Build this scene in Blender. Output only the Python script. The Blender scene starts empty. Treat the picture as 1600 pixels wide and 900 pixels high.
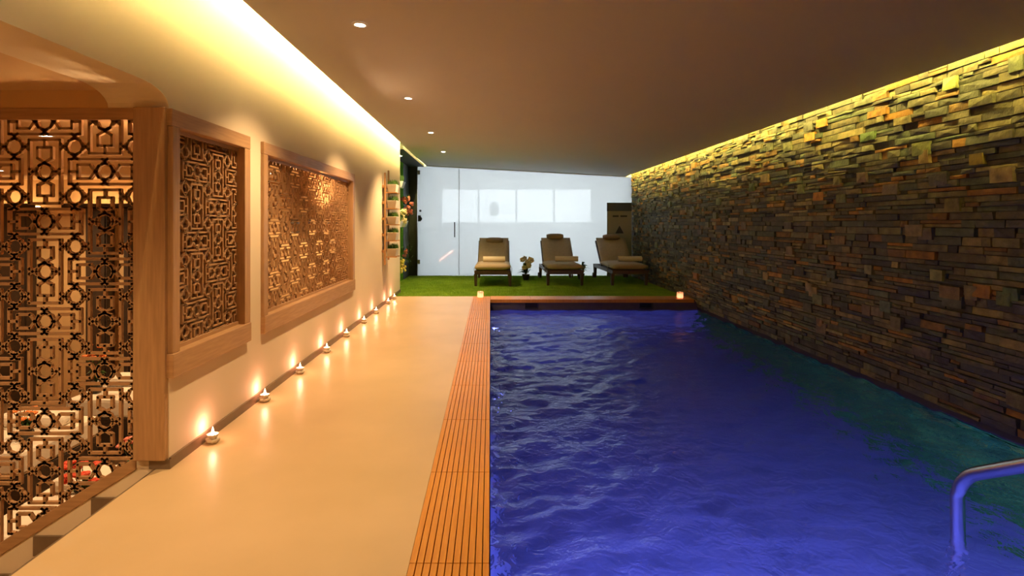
import bpy, bmesh, math, random
import numpy as np
from mathutils import Vector, Matrix
rnd = random.Random(7)
S = bpy.context.scene
COL = S.collection
PI = math.pi

# ------------------------------------------------------------ camera
EYE = 1.25
F = 900.0                                   # focal length in pixels of the 1600 px wide frame
cam_data = bpy.data.cameras.new('camera')
cam_data.sensor_width = 36.0
cam_data.lens = 36.0 * F / 1600.0
cam_data.shift_x = 34.0 / 1600.0
cam_data.shift_y = -101.0 / 1600.0
cam_data.clip_start = 0.05
cam_data.clip_end = 100
cam = bpy.data.objects.new('camera', cam_data)
COL.objects.link(cam)
cam.location = (0, 0, EYE)
cam.rotation_euler = (PI / 2, 0, 0)
S.camera = cam

# ------------------------------------------------------------ world, exposure
W = bpy.data.worlds.new('world')
S.world = W
W.use_nodes = True
W.node_tree.nodes['Background'].inputs[0].default_value = (0.5, 0.6, 0.8, 1)
W.node_tree.nodes['Background'].inputs[1].default_value = 0.02
S.view_settings.view_transform = 'Standard'
S.view_settings.look = 'None'
S.view_settings.gamma = 1.0
S.view_settings.use_curve_mapping = False
S.view_settings.exposure = 0.0
cy = S.cycles
cy.max_bounces = 10
cy.diffuse_bounces = 5
cy.glossy_bounces = 4
cy.transmission_bounces = 8
cy.transparent_max_bounces = 12
cy.caustics_reflective = False
cy.caustics_refractive = False
cy.sample_clamp_indirect = 4.0
cy.use_denoising = True

# light strengths
COVE_LEFT = 480.0
COVE_RIGHT = 380.0
DOWNLIGHT = 250.0
WARM = (1.0, 0.64, 0.30)
YELLOW_LEFT = (1.0, 0.70, 0.24)
YELLOW_RIGHT = (1.0, 0.72, 0.16)
DAYLIGHT = 11.0
POOL_LIGHT = 130.0
BEYOND_LIGHT = 220.0
CANDLE = 1.15

# main dimensions
XL = -1.64            # face of the left wall
XR = 3.40             # plane of the stone wall backing
YP = 2.94             # near end of the left wall
YE = 10.47            # far end of the left wall
YG = 13.8             # frosted glass
YPOOL0, YPOOL1 = 0.9, 9.45
ZW = -0.17            # water level
ZF = -1.62            # pool floor
REAR = -3.0
LIPL, LIPR = -1.54, 3.25


def zc(x):
    """underside of the sloping ceiling"""
    return EYE + 1.304 - 0.05385 * x


# ------------------------------------------------------------ materials
def mat(name, color, rough=0.6, metal=0.0, var=0.0, scale=6.0, bump=0.0, bscale=60.0, spec=0.5,
        coat=0.0, color2=None, stretch=None, detail=4.0):
    m = bpy.data.materials.new(name)
    m.use_nodes = True
    nt = m.node_tree
    b = nt.nodes['Principled BSDF']
    b.inputs['Base Color'].default_value = (*color, 1)
    b.inputs['Roughness'].default_value = rough
    b.inputs['Metallic'].default_value = metal
    b.inputs['Specular IOR Level'].default_value = spec
    b.inputs['Coat Weight'].default_value = coat
    tc = nt.nodes.new('ShaderNodeTexCoord')
    mp = nt.nodes.new('ShaderNodeMapping')
    nt.links.new(tc.outputs['Object'], mp.inputs['Vector'])
    if stretch:
        mp.inputs['Scale'].default_value = stretch
    if var > 0 or color2:
        n = nt.nodes.new('ShaderNodeTexNoise')
        n.inputs['Scale'].default_value = scale
        n.inputs['Detail'].default_value = detail
        nt.links.new(mp.outputs['Vector'], n.inputs['Vector'])
        r = nt.nodes.new('ShaderNodeValToRGB')
        c2 = color2 or tuple(c * (1 - var) for c in color)
        r.color_ramp.elements[0].position = 0.32
        r.color_ramp.elements[1].position = 0.68
        r.color_ramp.elements[0].color = (*c2, 1)
        r.color_ramp.elements[1].color = (*color, 1)
        nt.links.new(n.outputs['Fac'], r.inputs['Fac'])
        nt.links.new(r.outputs['Color'], b.inputs['Base Color'])
    if bump > 0:
        n2 = nt.nodes.new('ShaderNodeTexNoise')
        n2.inputs['Scale'].default_value = bscale
        n2.inputs['Detail'].default_value = 5
        nt.links.new(mp.outputs['Vector'], n2.inputs['Vector'])
        bp = nt.nodes.new('ShaderNodeBump')
        bp.inputs['Strength'].default_value = bump
        bp.inputs['Distance'].default_value = 0.01
        nt.links.new(n2.outputs['Fac'], bp.inputs['Height'])
        nt.links.new(bp.outputs['Normal'], b.inputs['Normal'])
    return m


def emit(name, color, strength):
    m = bpy.data.materials.new(name)
    m.use_nodes = True
    nt = m.node_tree
    nt.nodes.clear()
    e = nt.nodes.new('ShaderNodeEmission')
    e.inputs[0].default_value = (*color, 1)
    e.inputs[1].default_value = strength
    o = nt.nodes.new('ShaderNodeOutputMaterial')
    nt.links.new(e.outputs[0], o.inputs[0])
    return m


def attr_mat(name, rough=0.75, bump=0.5):
    m = mat(name, (0.5, 0.5, 0.5), rough=rough)
    nt = m.node_tree
    b = nt.nodes['Principled BSDF']
    a = nt.nodes.new('ShaderNodeAttribute')
    a.attribute_name = 'stone_color'
    n = nt.nodes.new('ShaderNodeTexNoise')
    n.inputs['Scale'].default_value = 14
    n.inputs['Detail'].default_value = 6
    g = nt.nodes.new('ShaderNodeNewGeometry')
    nt.links.new(g.outputs['Position'], n.inputs['Vector'])
    r = nt.nodes.new('ShaderNodeMapRange')
    r.inputs['From Min'].default_value = 0.3
    r.inputs['From Max'].default_value = 0.7
    r.inputs['To Min'].default_value = 0.55
    r.inputs['To Max'].default_value = 1.25
    nt.links.new(n.outputs['Fac'], r.inputs['Value'])
    mx = nt.nodes.new('ShaderNodeVectorMath')
    mx.operation = 'SCALE'
    nt.links.new(a.outputs['Color'], mx.inputs[0])
    nt.links.new(r.outputs['Result'], mx.inputs['Scale'])
    nt.links.new(mx.outputs['Vector'], b.inputs['Base Color'])
    bp = nt.nodes.new('ShaderNodeBump')
    bp.inputs['Strength'].default_value = bump
    bp.inputs['Distance'].default_value = 0.012
    n3 = nt.nodes.new('ShaderNodeTexNoise')
    n3.inputs['Scale'].default_value = 32
    n3.inputs['Detail'].default_value = 5
    nt.links.new(g.outputs['Position'], n3.inputs['Vector'])
    nt.links.new(n3.outputs['Fac'], bp.inputs['Height'])
    nt.links.new(bp.outputs['Normal'], b.inputs['Normal'])
    return m


M = {}
M['plaster'] = mat('plaster', (0.82, 0.70, 0.53), 0.75, var=0.04, scale=1.5, bump=0.04, bscale=25)
M['ceiling'] = mat('ceiling_paint', (0.64, 0.63, 0.66), 0.85, var=0.03, scale=1.0)
M['floor'] = mat('microcement', (0.66, 0.49, 0.29), 0.34, color2=(0.58, 0.43, 0.24), scale=1.6, bump=0.03, bscale=8, detail=7)
M['skirting'] = mat('skirting_tile', (0.20, 0.14, 0.09), 0.4, var=0.2, scale=8)
M['wood_pale'] = mat('pale_oak', (0.50, 0.30, 0.15), 0.45, color2=(0.40, 0.23, 0.11), scale=5, stretch=(14, 14, 1), bump=0.08, bscale=30)
M['wood_pale_h'] = mat('pale_oak_rail', (0.50, 0.30, 0.15), 0.45, color2=(0.40, 0.23, 0.11), scale=5, stretch=(1, 1, 14), bump=0.08, bscale=30)
M['fret'] = mat('fretwork_wood', (0.46, 0.27, 0.14), 0.9, var=0.15, scale=9, spec=0.15)
M['backing'] = mat('brown_board', (0.22, 0.12, 0.06), 0.7, var=0.2, scale=4)
M['deck'] = mat('teak_deck', (0.74, 0.34, 0.05), 0.33, color2=(0.62, 0.26, 0.035), scale=4, stretch=(20, 1.2, 1), bump=0.1, bscale=20)
M['deck_gap'] = mat('deck_gap', (0.05, 0.02, 0.008), 0.9)
M['turf'] = mat('turf_blades', (0.32, 0.54, 0.04), 0.7, color2=(0.20, 0.40, 0.025), scale=3)
M['turf_base'] = mat('turf_backing', (0.20, 0.32, 0.02), 0.9)
M['turf_wall'] = mat('green_wall_turf', (0.12, 0.36, 0.01), 1.0, spec=0.05, color2=(0.05, 0.18, 0.008), scale=30, bump=0.8, bscale=140)
M['dark_green'] = mat('dark_jamb', (0.015, 0.025, 0.01), 0.6)
M['stone'] = attr_mat('ledge_stone')
M['mortar'] = mat('stone_backing', (0.02, 0.018, 0.014), 0.9)
M['pool_tile'] = mat('pool_floor_tile', (0.38, 0.40, 0.52), 0.5, color2=(0.30, 0.32, 0.44), scale=2)
M['pool_dark'] = mat('waterline_tile', (0.10, 0.09, 0.12), 0.35, var=0.2, scale=10)
M['steel'] = mat('brushed_steel', (0.38, 0.37, 0.38), 0.25, metal=1.0)
M['black'] = mat('black_metal', (0.02, 0.02, 0.02), 0.4)
M['white'] = mat('white_paint', (0.80, 0.80, 0.78), 0.6)
M['white_wall'] = mat('white_wall', (0.82, 0.84, 0.86), 0.8)
M['lounge_wood'] = mat('dark_teak', (0.10, 0.06, 0.035), 0.5, color2=(0.06, 0.035, 0.02), scale=6, stretch=(10, 1, 10))
M['cushion'] = mat('taupe_fabric', (0.48, 0.39, 0.26), 0.85, var=0.1, scale=20, bump=0.15, bscale=180)
M['pillow'] = mat('dark_taupe_fabric', (0.30, 0.22, 0.14), 0.85, var=0.1, scale=20, bump=0.1, bscale=180)
M['towel'] = mat('cream_towel', (0.95, 0.86, 0.66), 0.9, bump=0.5, bscale=220)
M['ladder'] = mat('pine', (0.60, 0.34, 0.14), 0.5, color2=(0.5, 0.27, 0.1), scale=5, stretch=(10, 10, 1))
M['pot_white'] = mat('pot_white', (0.78, 0.72, 0.58), 0.5)
M['pot_dark'] = mat('pot_dark', (0.03, 0.025, 0.02), 0.4)
M['herb'] = mat('herb_leaf', (0.09, 0.20, 0.02), 0.6, color2=(0.05, 0.13, 0.015), scale=20)
M['leaf'] = mat('leaf', (0.035, 0.09, 0.015), 0.45)
M['petal_cream'] = mat('petal_cream', (0.85, 0.72, 0.38), 0.6)
M['petal_pink'] = mat('petal_pink', (0.75, 0.22, 0.16), 0.6)
M['petal_yellow'] = mat('petal_yellow', (0.80, 0.62, 0.12), 0.6)
M['petal_red'] = mat('petal_red', (0.75, 0.08, 0.03), 0.6)
M['petal_orange'] = mat('petal_orange', (0.85, 0.25, 0.05), 0.6)
M['glaze'] = mat('candle_glaze', (0.85, 0.78, 0.62), 0.18, coat=0.5)
M['linen'] = mat('white_linen', (0.85, 0.78, 0.68), 0.8, bump=0.1, bscale=12)
M['dark_wood'] = mat('dark_wood', (0.05, 0.03, 0.02), 0.5, var=0.3, scale=6)
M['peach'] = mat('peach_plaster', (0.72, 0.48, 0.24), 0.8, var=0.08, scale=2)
M['grey_panel'] = mat('grey_panel', (0.45, 0.44, 0.40), 0.7)
M['banner'] = mat('banner_print', (0.42, 0.40, 0.30), 0.6)
M['banner_dark'] = mat('banner_head', (0.06, 0.07, 0.07), 0.6)
M['lower_floor'] = mat('brown_tile', (0.28, 0.17, 0.09), 0.35, var=0.3, scale=3)
M['led_left'] = emit('led_left', YELLOW_LEFT, COVE_LEFT)
M['led_right'] = emit('led_right', YELLOW_RIGHT, COVE_RIGHT)
M['led_beyond'] = emit('led_beyond', (1.0, 0.60, 0.26), 40)
M['uplight_fill'] = emit('uplight_fill', (1.0, 0.60, 0.28), 380)  # emission of the uplights added behind the cream wall
M['lamp_disc'] = emit('lamp_disc', (1.0, 0.85, 0.62), 120)
M['flame'] = emit('flame', (1.0, 0.62, 0.28), 26)
M['daylight'] = emit('daylight', (0.94, 0.98, 1.0), DAYLIGHT)
M['pool_lamp_near'] = emit('pool_lamp_near', (0.16, 0.18, 1.0), POOL_LIGHT * 8.0)
M['pool_lamp_strong'] = emit('pool_lamp_strong', (0.16, 0.18, 1.0), POOL_LIGHT * 8.0)
M['pool_lamp_weak'] = emit('pool_lamp_weak', (0.13, 0.15, 1.0), POOL_LIGHT * 0.25)
M['pool_lamp'] = emit('pool_lamp', (0.13, 0.15, 1.0), POOL_LIGHT)


def frosted():
    m = bpy.data.materials.new('frosted_glass')
    m.use_nodes = True
    nt = m.node_tree
    nt.nodes.clear()
    N, L = nt.nodes.new, nt.links.new
    o = N('ShaderNodeOutputMaterial')
    tr = N('ShaderNodeBsdfTransparent')
    tr.inputs[0].default_value = (0.95, 0.98, 1.0, 1)
    tl = N('ShaderNodeBsdfTranslucent')
    tl.inputs[0].default_value = (0.93, 0.95, 0.94, 1)
    mix = N('ShaderNodeMixShader')
    mix.inputs[0].default_value = 0.84
    L(tr.outputs[0], mix.inputs[1])
    L(tl.outputs[0], mix.inputs[2])
    gl = N('ShaderNodeBsdfGlossy')
    gl.inputs['Roughness'].default_value = 0.03
    mix2 = N('ShaderNodeMixShader')
    fr = N('ShaderNodeFresnel')
    fr.inputs[0].default_value = 1.5
    L(fr.outputs[0], mix2.inputs[0])
    L(mix.outputs[0], mix2.inputs[1])
    L(gl.outputs[0], mix2.inputs[2])
    L(mix2.outputs[0], o.inputs[0])
    return m


M['frosted'] = frosted()


def wax_mat():
    m = bpy.data.materials.new('candle_wax')
    m.use_nodes = True
    nt = m.node_tree
    nt.nodes.clear()
    N, L = nt.nodes.new, nt.links.new
    o = N('ShaderNodeOutputMaterial')
    tl = N('ShaderNodeBsdfTranslucent')
    tl.inputs[0].default_value = (0.95, 0.62, 0.45, 1)
    df = N('ShaderNodeBsdfDiffuse')
    df.inputs[0].default_value = (0.9, 0.8, 0.7, 1)
    mix = N('ShaderNodeMixShader')
    mix.inputs[0].default_value = 0.5
    L(tl.outputs[0], mix.inputs[1])
    L(df.outputs[0], mix.inputs[2])
    L(mix.outputs[0], o.inputs[0])
    return m


M['wax'] = wax_mat()


def water_mat():
    m = bpy.data.materials.new('pool_water')
    m.use_nodes = True
    nt = m.node_tree
    nt.nodes.clear()
    N, L = nt.nodes.new, nt.links.new
    o = N('ShaderNodeOutputMaterial')
    g = N('ShaderNodeBsdfGlass')
    g.inputs['IOR'].default_value = 1.33
    g.inputs['Roughness'].default_value = 0.0
    g.inputs['Color'].default_value = (0.93, 0.96, 1.0, 1)
    geo = N('ShaderNodeNewGeometry')
    n1 = N('ShaderNodeTexNoise')
    n1.inputs['Scale'].default_value = 15
    n1.inputs['Detail'].default_value = 3
    n1.inputs['Distortion'].default_value = 0.6
    L(geo.outputs['Position'], n1.inputs['Vector'])
    b = N('ShaderNodeBump')
    b.inputs['Strength'].default_value = 0.75
    b.inputs['Distance'].default_value = 0.02
    L(n1.outputs['Fac'], b.inputs['Height'])
    n2 = N('ShaderNodeTexNoise')
    n2.inputs['Scale'].default_value = 42
    n2.inputs['Detail'].default_value = 2
    L(geo.outputs['Position'], n2.inputs['Vector'])
    b2 = N('ShaderNodeBump')
    b2.inputs['Strength'].default_value = 0.12
    b2.inputs['Distance'].default_value = 0.008
    L(n2.outputs['Fac'], b2.inputs['Height'])
    L(b.outputs['Normal'], b2.inputs['Normal'])
    L(b2.outputs['Normal'], g.inputs['Normal'])
    L(g.outputs[0], o.inputs[0])
    return m


M['water'] = water_mat()


# ------------------------------------------------------------ mesh helpers
class MB:
    """collects simple shapes, build() links them as one mesh object"""

    def __init__(self):
        self.v = []
        self.f = []
        self.smooth = False

    def add(self, vs, fs):
        n = len(self.v)
        self.v += [tuple(p) for p in vs]
        self.f += [tuple(i + n for i in f) for f in fs]
        return self

    def box(self, x0, x1, y0, y1, z0, z1, mtx=None):
        vs = [(x0, y0, z0), (x1, y0, z0), (x1, y1, z0), (x0, y1, z0), (x0, y0, z1), (x1, y0, z1), (x1, y1, z1), (x0, y1, z1)]
        if mtx is not None:
            vs = [tuple(mtx @ Vector(p)) for p in vs]
        return self.add(vs, [(0, 3, 2, 1), (4, 5, 6, 7), (0, 1, 5, 4), (1, 2, 6, 5), (2, 3, 7, 6), (3, 0, 4, 7)])

    def hexa(self, vs):
        return self.add(vs, [(0, 3, 2, 1), (4, 5, 6, 7), (0, 1, 5, 4), (1, 2, 6, 5), (2, 3, 7, 6), (3, 0, 4, 7)])

    def prism(self, poly, axis, a, b):
        """polygon (list of 2-tuples) extruded along an axis from a to b"""
        n = len(poly)

        def P(p, t):
            return (t, p[0], p[1]) if axis == 'x' else ((p[0], t, p[1]) if axis == 'y' else (p[0], p[1], t))
        vs = [P(p, a) for p in poly] + [P(p, b) for p in poly]
        fs = [tuple(range(n))[::-1], tuple(range(n, 2 * n))]
        fs += [(i, (i + 1) % n, n + (i + 1) % n, n + i) for i in range(n)]
        return self.add(vs, fs)

    def lathe(self, prof, seg=20, at=(0, 0, 0), scallop=0.0, lobes=8):
        vs, fs = [], []
        for r, z in prof:
            for k in range(seg):
                t = 2 * PI * k / seg
                rr = r * (1 + scallop * math.cos(lobes * t))
                vs.append((at[0] + rr * math.cos(t), at[1] + rr * math.sin(t), at[2] + z))
        for i in range(len(prof) - 1):
            for k in range(seg):
                a, b = i * seg + k, i * seg + (k + 1) % seg
                fs.append((a, b, b + seg, a + seg))
        self.smooth = True
        return self.add(vs, fs)

    def tube(self, pts, r, seg=10, r1=None):
        pts = [Vector(p) for p in pts]
        n = len(pts)
        vs, fs = [], []
        up = Vector((0.3, 0.2, 1)).normalized()
        for i, p in enumerate(pts):
            d = (pts[min(i + 1, n - 1)] - pts[max(i - 1, 0)]).normalized()
            a = d.cross(up)
            if a.length < 1e-3:
                a = d.cross(Vector((1, 0, 0)))
            a.normalize()
            b = d.cross(a)
            rr = r if r1 is None else r + (r1 - r) * i / (n - 1)
            for k in range(seg):
                t = 2 * PI * k / seg
                vs.append(tuple(p + (a * math.cos(t) + b * math.sin(t)) * rr))
        for i in range(n - 1):
            for k in range(seg):
                q, s = i * seg + k, i * seg + (k + 1) % seg
                fs.append((q, s, s + seg, q + seg))
        fs.append(tuple(range(seg)))
        fs.append(tuple(range((n - 1) * seg, n * seg))[::-1])
        self.smooth = True
        return self.add(vs, fs)

    def ball(self, c, r, sx=1, sy=1, sz=1, seg=10, rings=6):
        vs, fs = [], []
        for i in range(rings + 1):
            ph = PI * i / rings
            for k in range(seg):
                t = 2 * PI * k / seg
                vs.append((c[0] + r * sx * math.sin(ph) * math.cos(t), c[1] + r * sy * math.sin(ph) * math.sin(t), c[2] + r * sz * math.cos(ph)))
        for i in range(rings):
            for k in range(seg):
                a, b = i * seg + k, i * seg + (k + 1) % seg
                fs.append((a, a + seg, b + seg, b))
        self.smooth = True
        return self.add(vs, fs)

    def build(self, name, m, parent=None, bevel=0.0, loc=None, subsurf=0):
        me = bpy.data.meshes.new(name)
        me.from_pydata(self.v, [], self.f)
        bm = bmesh.new()
        bm.from_mesh(me)
        bmesh.ops.recalc_face_normals(bm, faces=bm.faces)
        bm.to_mesh(me)
        bm.free()
        if self.smooth:
            me.polygons.foreach_set('use_smooth', [True] * len(me.polygons))
        me.materials.append(m)
        o = bpy.data.objects.new(name, me)
        COL.objects.link(o)
        if parent:
            o.parent = parent
        if loc:
            o.location = loc
        if bevel:
            b = o.modifiers.new('bevel', 'BEVEL')
            b.width = bevel
            b.segments = 2
            b.limit_method = 'ANGLE'
        if subsurf:
            s = o.modifiers.new('subsurf', 'SUBSURF')
            s.levels = s.render_levels = subsurf
        return o


def tag(o, label=None, cat=None, group=None, kind=None):
    if label:
        o['label'] = label
    if cat:
        o['category'] = cat
    if group:
        o['group'] = group
    if kind:
        o['kind'] = kind
    return o


def thing(name, label, cat, loc=(0, 0, 0), rz=0.0, group=None):
    o = bpy.data.objects.new(name, None)
    COL.objects.link(o)
    o.location = loc
    o.rotation_euler = (0, 0, rz)
    o.empty_display_size = 0.1
    return tag(o, label, cat, group)


def struct(o, label, cat=None):
    return tag(o, label, cat, None, 'structure')


def children(o):
    return CH.get(o.name, [])


def copy_tree(o, parent=None):
    c = o.copy()
    COL.objects.link(c)
    if parent:
        c.parent = parent
    for ch in [x for x in bpy.data.objects if x.parent == o]:
        copy_tree(ch, c)
    return c


# ============================================================ SETTING
# floor of the walkway, with the stair well cut out on the left
m = MB()
m.box(-8.2, XR, REAR, YPOOL0 - 0.29, -0.16, 0.0)
m.box(-1.70, -0.298, YPOOL0 - 0.29, 9.868, -0.16, 0.0)
struct(m.build('floor', M['floor']), 'beige microcement walkway floor between the cream wall and the pool', 'floor')
m = MB()
m.box(-1.712, -1.70, 0.6, YP, -0.06, -0.002)
struct(m.build('trim_1', M['skirting']), 'dark brown edging under the walkway floor at the stair well', 'trim')
m = MB()
m.box(-1.95, XR, 9.87, YG + 3.3, -0.14, -0.015)
struct(m.build('floor_rear', M['turf_base']), 'concrete slab under the artificial turf', 'floor')

# left wall with two window openings
P1 = (3.0, 3.80, 0.565, 1.755)       # y0 y1 z0 z1 of the openings
P2 = (4.19, 6.79, 0.565, 1.755)
ZT = 2.95
XB = -1.805
m = MB()
m.box(XB, XL, YP, YE, 0.0, P1[2])
m.box(XB, XL, YP, YE, P1[3], ZT)
m.box(XB, XL, YP, P1[0], P1[2], P1[3])
m.box(XB, XL, P1[1], P2[0], P1[2], P1[3])
m.box(XB, XL, P2[1], YE, P1[2], P1[3])
struct(m.build('wall_left', M['plaster']), 'cream plaster wall holding the two fretwork windows', 'wall')
# wall over the stair opening, rounded corner at its far end
m = MB()
prof = [(REAR, 1.93), (2.72, 1.93)]
for k in range(1, 7):
    t = PI / 2 * k / 6
    prof.append((2.72 + 0.22 * math.sin(t), 1.93 - 0.09 * (1 - math.cos(t))))
prof += [(YP, ZT), (REAR, ZT)]
m.prism(prof, 'x', -1.95, XL)
struct(m.build('wall_bulkhead', M['plaster']), 'cream plaster bulkhead with a rounded corner above the stair opening', 'wall')
m = MB()
m.box(-8.2, -1.95, REAR, YP, 1.93, 2.0)
m.box(-8.2, XB, YP - 0.001, 9.1, 1.93, 2.0)
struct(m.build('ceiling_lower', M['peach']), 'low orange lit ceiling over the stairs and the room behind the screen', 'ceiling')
# baseboard along the left wall
m = MB()
m.box(XL, XL + 0.012, YP, YE, 0.0, 0.055)
m.box(-1.735, XL + 0.012, YP - 0.012, YP, 0.0, 0.047)
struct(m.build('baseboard_left', M['skirting']), 'brown skirting along the foot of the cream wall', 'baseboard')

# ceiling slab, cove boxes above
m = MB()
m.hexa([(LIPL, REAR, zc(LIPL)), (LIPR, REAR, zc(LIPR)), (LIPR, YG, zc(LIPR)), (LIPL, YG, zc(LIPL)),
        (LIPL, REAR, zc(LIPL) + 0.05), (LIPR, REAR, zc(LIPR) + 0.05), (LIPR, YG, zc(LIPR) + 0.05), (LIPL, YG, zc(LIPL) + 0.05)])
struct(m.build('ceiling', M['ceiling']), 'grey brown painted ceiling sloping down to the stone wall', 'ceiling')
m = MB()
UA, UB = XB - 0.2, XR + 0.2
m.hexa([(UA, REAR, zc(UA) + 0.20), (UB, REAR, zc(UB) + 0.20), (UB, YG + 0.1, zc(UB) + 0.20), (UA, YG + 0.1, zc(UA) + 0.20),
        (UA, REAR, zc(UA) + 0.26), (UB, REAR, zc(UB) + 0.26), (UB, YG + 0.1, zc(UB) + 0.26), (UA, YG + 0.1, zc(UA) + 0.26)])
struct(m.build('ceiling_upper', M['white']), 'upper slab closing the light coves', 'ceiling')


def led(name, x, y0, y1, mt, label, w=0.018):
    z = zc(x) + 0.175
    m = MB()
    n = 24
    for i in range(n):
        a = y0 + (y1 - y0) * i / n
        b = y0 + (y1 - y0) * (i + 1) / n
        m.box(x - w / 2, x + w / 2, a, b - 0.002, z, z + 0.008)
    t = thing(name, label, 'light strip', (0, 0, 0))
    m.build('light_strip', mt, t)
    m2 = MB()
    m2.box(x - w, x + w, y0, y1, z + 0.008, z + 0.02)
    m2.build('mounting_rail', M['white'], t)


led('cove_light', -1.517, REAR + 0.1, YG - 0.05, M['led_left'], 'warm light strip in the ceiling cove over the cream wall')
led('cove_light', 3.226, REAR + 0.1, YG - 0.05, M['led_right'], 'yellow light strip in the ceiling cove over the stone wall')

# rear and side walls behind the camera
m = MB()
m.box(-8.2, XR + 0.2, REAR - 0.1, REAR, -1.7, 3.0)
struct(m.build('wall_rear', M['plaster']), 'cream wall closing the hall behind the camera', 'wall')

# stone wall backing and stones
wr = MB()
wr.box(XR, XR + 0.2, REAR, YG + 3.3, -0.12, 2.75)
wall_right = wr.build('wall_right', M['mortar'])
struct(wall_right, 'wall of split ledge stones lit from the cove above it', 'wall')

palette = [((0.115, 0.095, 0.055), 5), ((0.155, 0.12, 0.065), 4), ((0.25, 0.125, 0.035), 3), ((0.36, 0.16, 0.035), 1.7), ((0.08, 0.078, 0.055), 4),
           ((0.18, 0.155, 0.085), 3), ((0.10, 0.115, 0.075), 3), ((0.27, 0.20, 0.10), 2), ((0.055, 0.048, 0.036), 2.5), ((0.30, 0.24, 0.14), 1.0)]
pal_c = [(p[0][0] * 0.97, p[0][1] * 1.12, p[0][2] * 0.92) for p in palette]
pal_w = [p[1] for p in palette]


def stone_hexa(y0, y1, z0, z1, d, r):
    j = lambda s: r.uniform(-s, s)
    xf = XR - d
    g = 0.0015
    y0 += g; y1 -= g; z0 += g; z1 -= g
    t = 0.005
    back = [(XR, y0, z0), (XR, y1, z0), (XR, y1, z1), (XR, y0, z1)]
    front = [(xf + j(t), y0 + abs(j(0.003)), z0 + abs(j(0.003))), (xf + j(t), y1 - abs(j(0.003)), z0 + abs(j(0.003))),
             (xf + j(t), y1 - abs(j(0.003)), z1 - abs(j(0.003))), (xf + j(t), y0 + abs(j(0.003)), z1 - abs(j(0.003)))]
    mid = (xf - 0.003 + j(0.003), (y0 + y1) / 2 + j(0.02), (z0 + z1) / 2)
    vs = back + front + [mid]
    fs = [(0, 1, 5, 4), (1, 2, 6, 5), (2, 3, 7, 6), (3, 0, 4, 7), (4, 5, 8), (5, 6, 8), (6, 7, 8), (7, 4, 8)]
    return vs, fs


def stone_object(name, items, parent, m):
    vs, fs, cs = [], [], []
    for v, f, c in items:
        n = len(vs)
        vs += v
        fs += [tuple(i + n for i in q) for q in f]
        cs += [c] * len(v)
    me = bpy.data.meshes.new(name)
    me.from_pydata(vs, [], fs)
    a = me.color_attributes.new('stone_color', 'FLOAT_COLOR', 'POINT')
    a.data.foreach_set('color', [x for c in cs for x in (*c, 1.0)])
    me.materials.append(m)
    o = bpy.data.objects.new(name, me)
    COL.objects.link(o)
    o.parent = parent
    return o


def stones(y_start, y_end, z_start, z_end, r, colors, weights, dmin=0.003, dmax=0.030):
    out = []
    z = z_start
    while z < z_end - 0.005:
        h = r.choice([0.03, 0.038, 0.045, 0.055, 0.065])
        h = min(h, z_end - z)
        y = y_start - r.uniform(0, 0.2)
        while y < y_end:
            L = r.choice([0.09, 0.13, 0.17, 0.22, 0.28, 0.36]) * r.uniform(0.85, 1.2)
            parts = [(z, z + h)]
            c = r.choices(colors, weights)[0]
            k = r.uniform(0.52, 0.98)
            d = r.uniform(dmin, dmax)
            if r.random() < 0.10 and h > 0.04:
                parts = [(z, z + h * 0.5), (z + h * 0.5, z + h)]
            for p0, p1 in parts:
                if len(parts) == 2:
                    c = r.choices(colors, weights)[0]
                    d = r.uniform(dmin, dmax)
                out.append((max(y, y_start), min(y + L, y_end), p0, p1, d, tuple(min(1, x * k) for x in c)))
            y += L
        z += h
    # a few taller blocks laid over two courses
    return out


sr = random.Random(11)
allst = stones(0.4, YG - 0.02, -0.125, 2.70, sr, pal_c, pal_w)
# tall blocks: merge by dropping covered stones
blocks = []
for k in range(150):
    y = sr.uniform(1.0, YG - 0.3)
    z = sr.uniform(0.0, 2.5)
    blocks.append((y, y + sr.uniform(0.10, 0.2), z, z + sr.uniform(0.08, 0.11), sr.uniform(0.031, 0.038), tuple(x * sr.uniform(0.8, 1.3) for x in sr.choices(pal_c, pal_w)[0])))


def inside_block(s):
    for b in blocks:
        if s[0] >= b[0] - 0.01 and s[1] <= b[1] + 0.01 and s[2] >= b[2] and s[3] <= b[3]:
            return True
    return False


allst = [s for s in allst if s[1] - s[0] > 0.01] + blocks


def px_size(s):
    yc = (s[0] + s[1]) / 2
    z = (s[2] + s[3]) / 2
    x = 766 + XR * F / yc
    yy = 349 + (EYE - z) * F / yc
    if x > 1600 or yy < 0 or yy > 900:
        return -1
    return (s[3] - s[2]) * F / yc * (s[1] - s[0]) * XR * F / yc ** 2


big = sorted(allst, key=px_size, reverse=True)
for s in big[:300]:
    v, f = stone_hexa(*s[:5], sr)
    stone_object('stone', [(v, f, s[5])], wall_right, M['stone'])
o = stone_object('stone_veneer', [(*stone_hexa(*s[:5], sr), s[5]) for s in big[300:]], wall_right, M['stone'])
o['kind'] = 'stuff'

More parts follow.
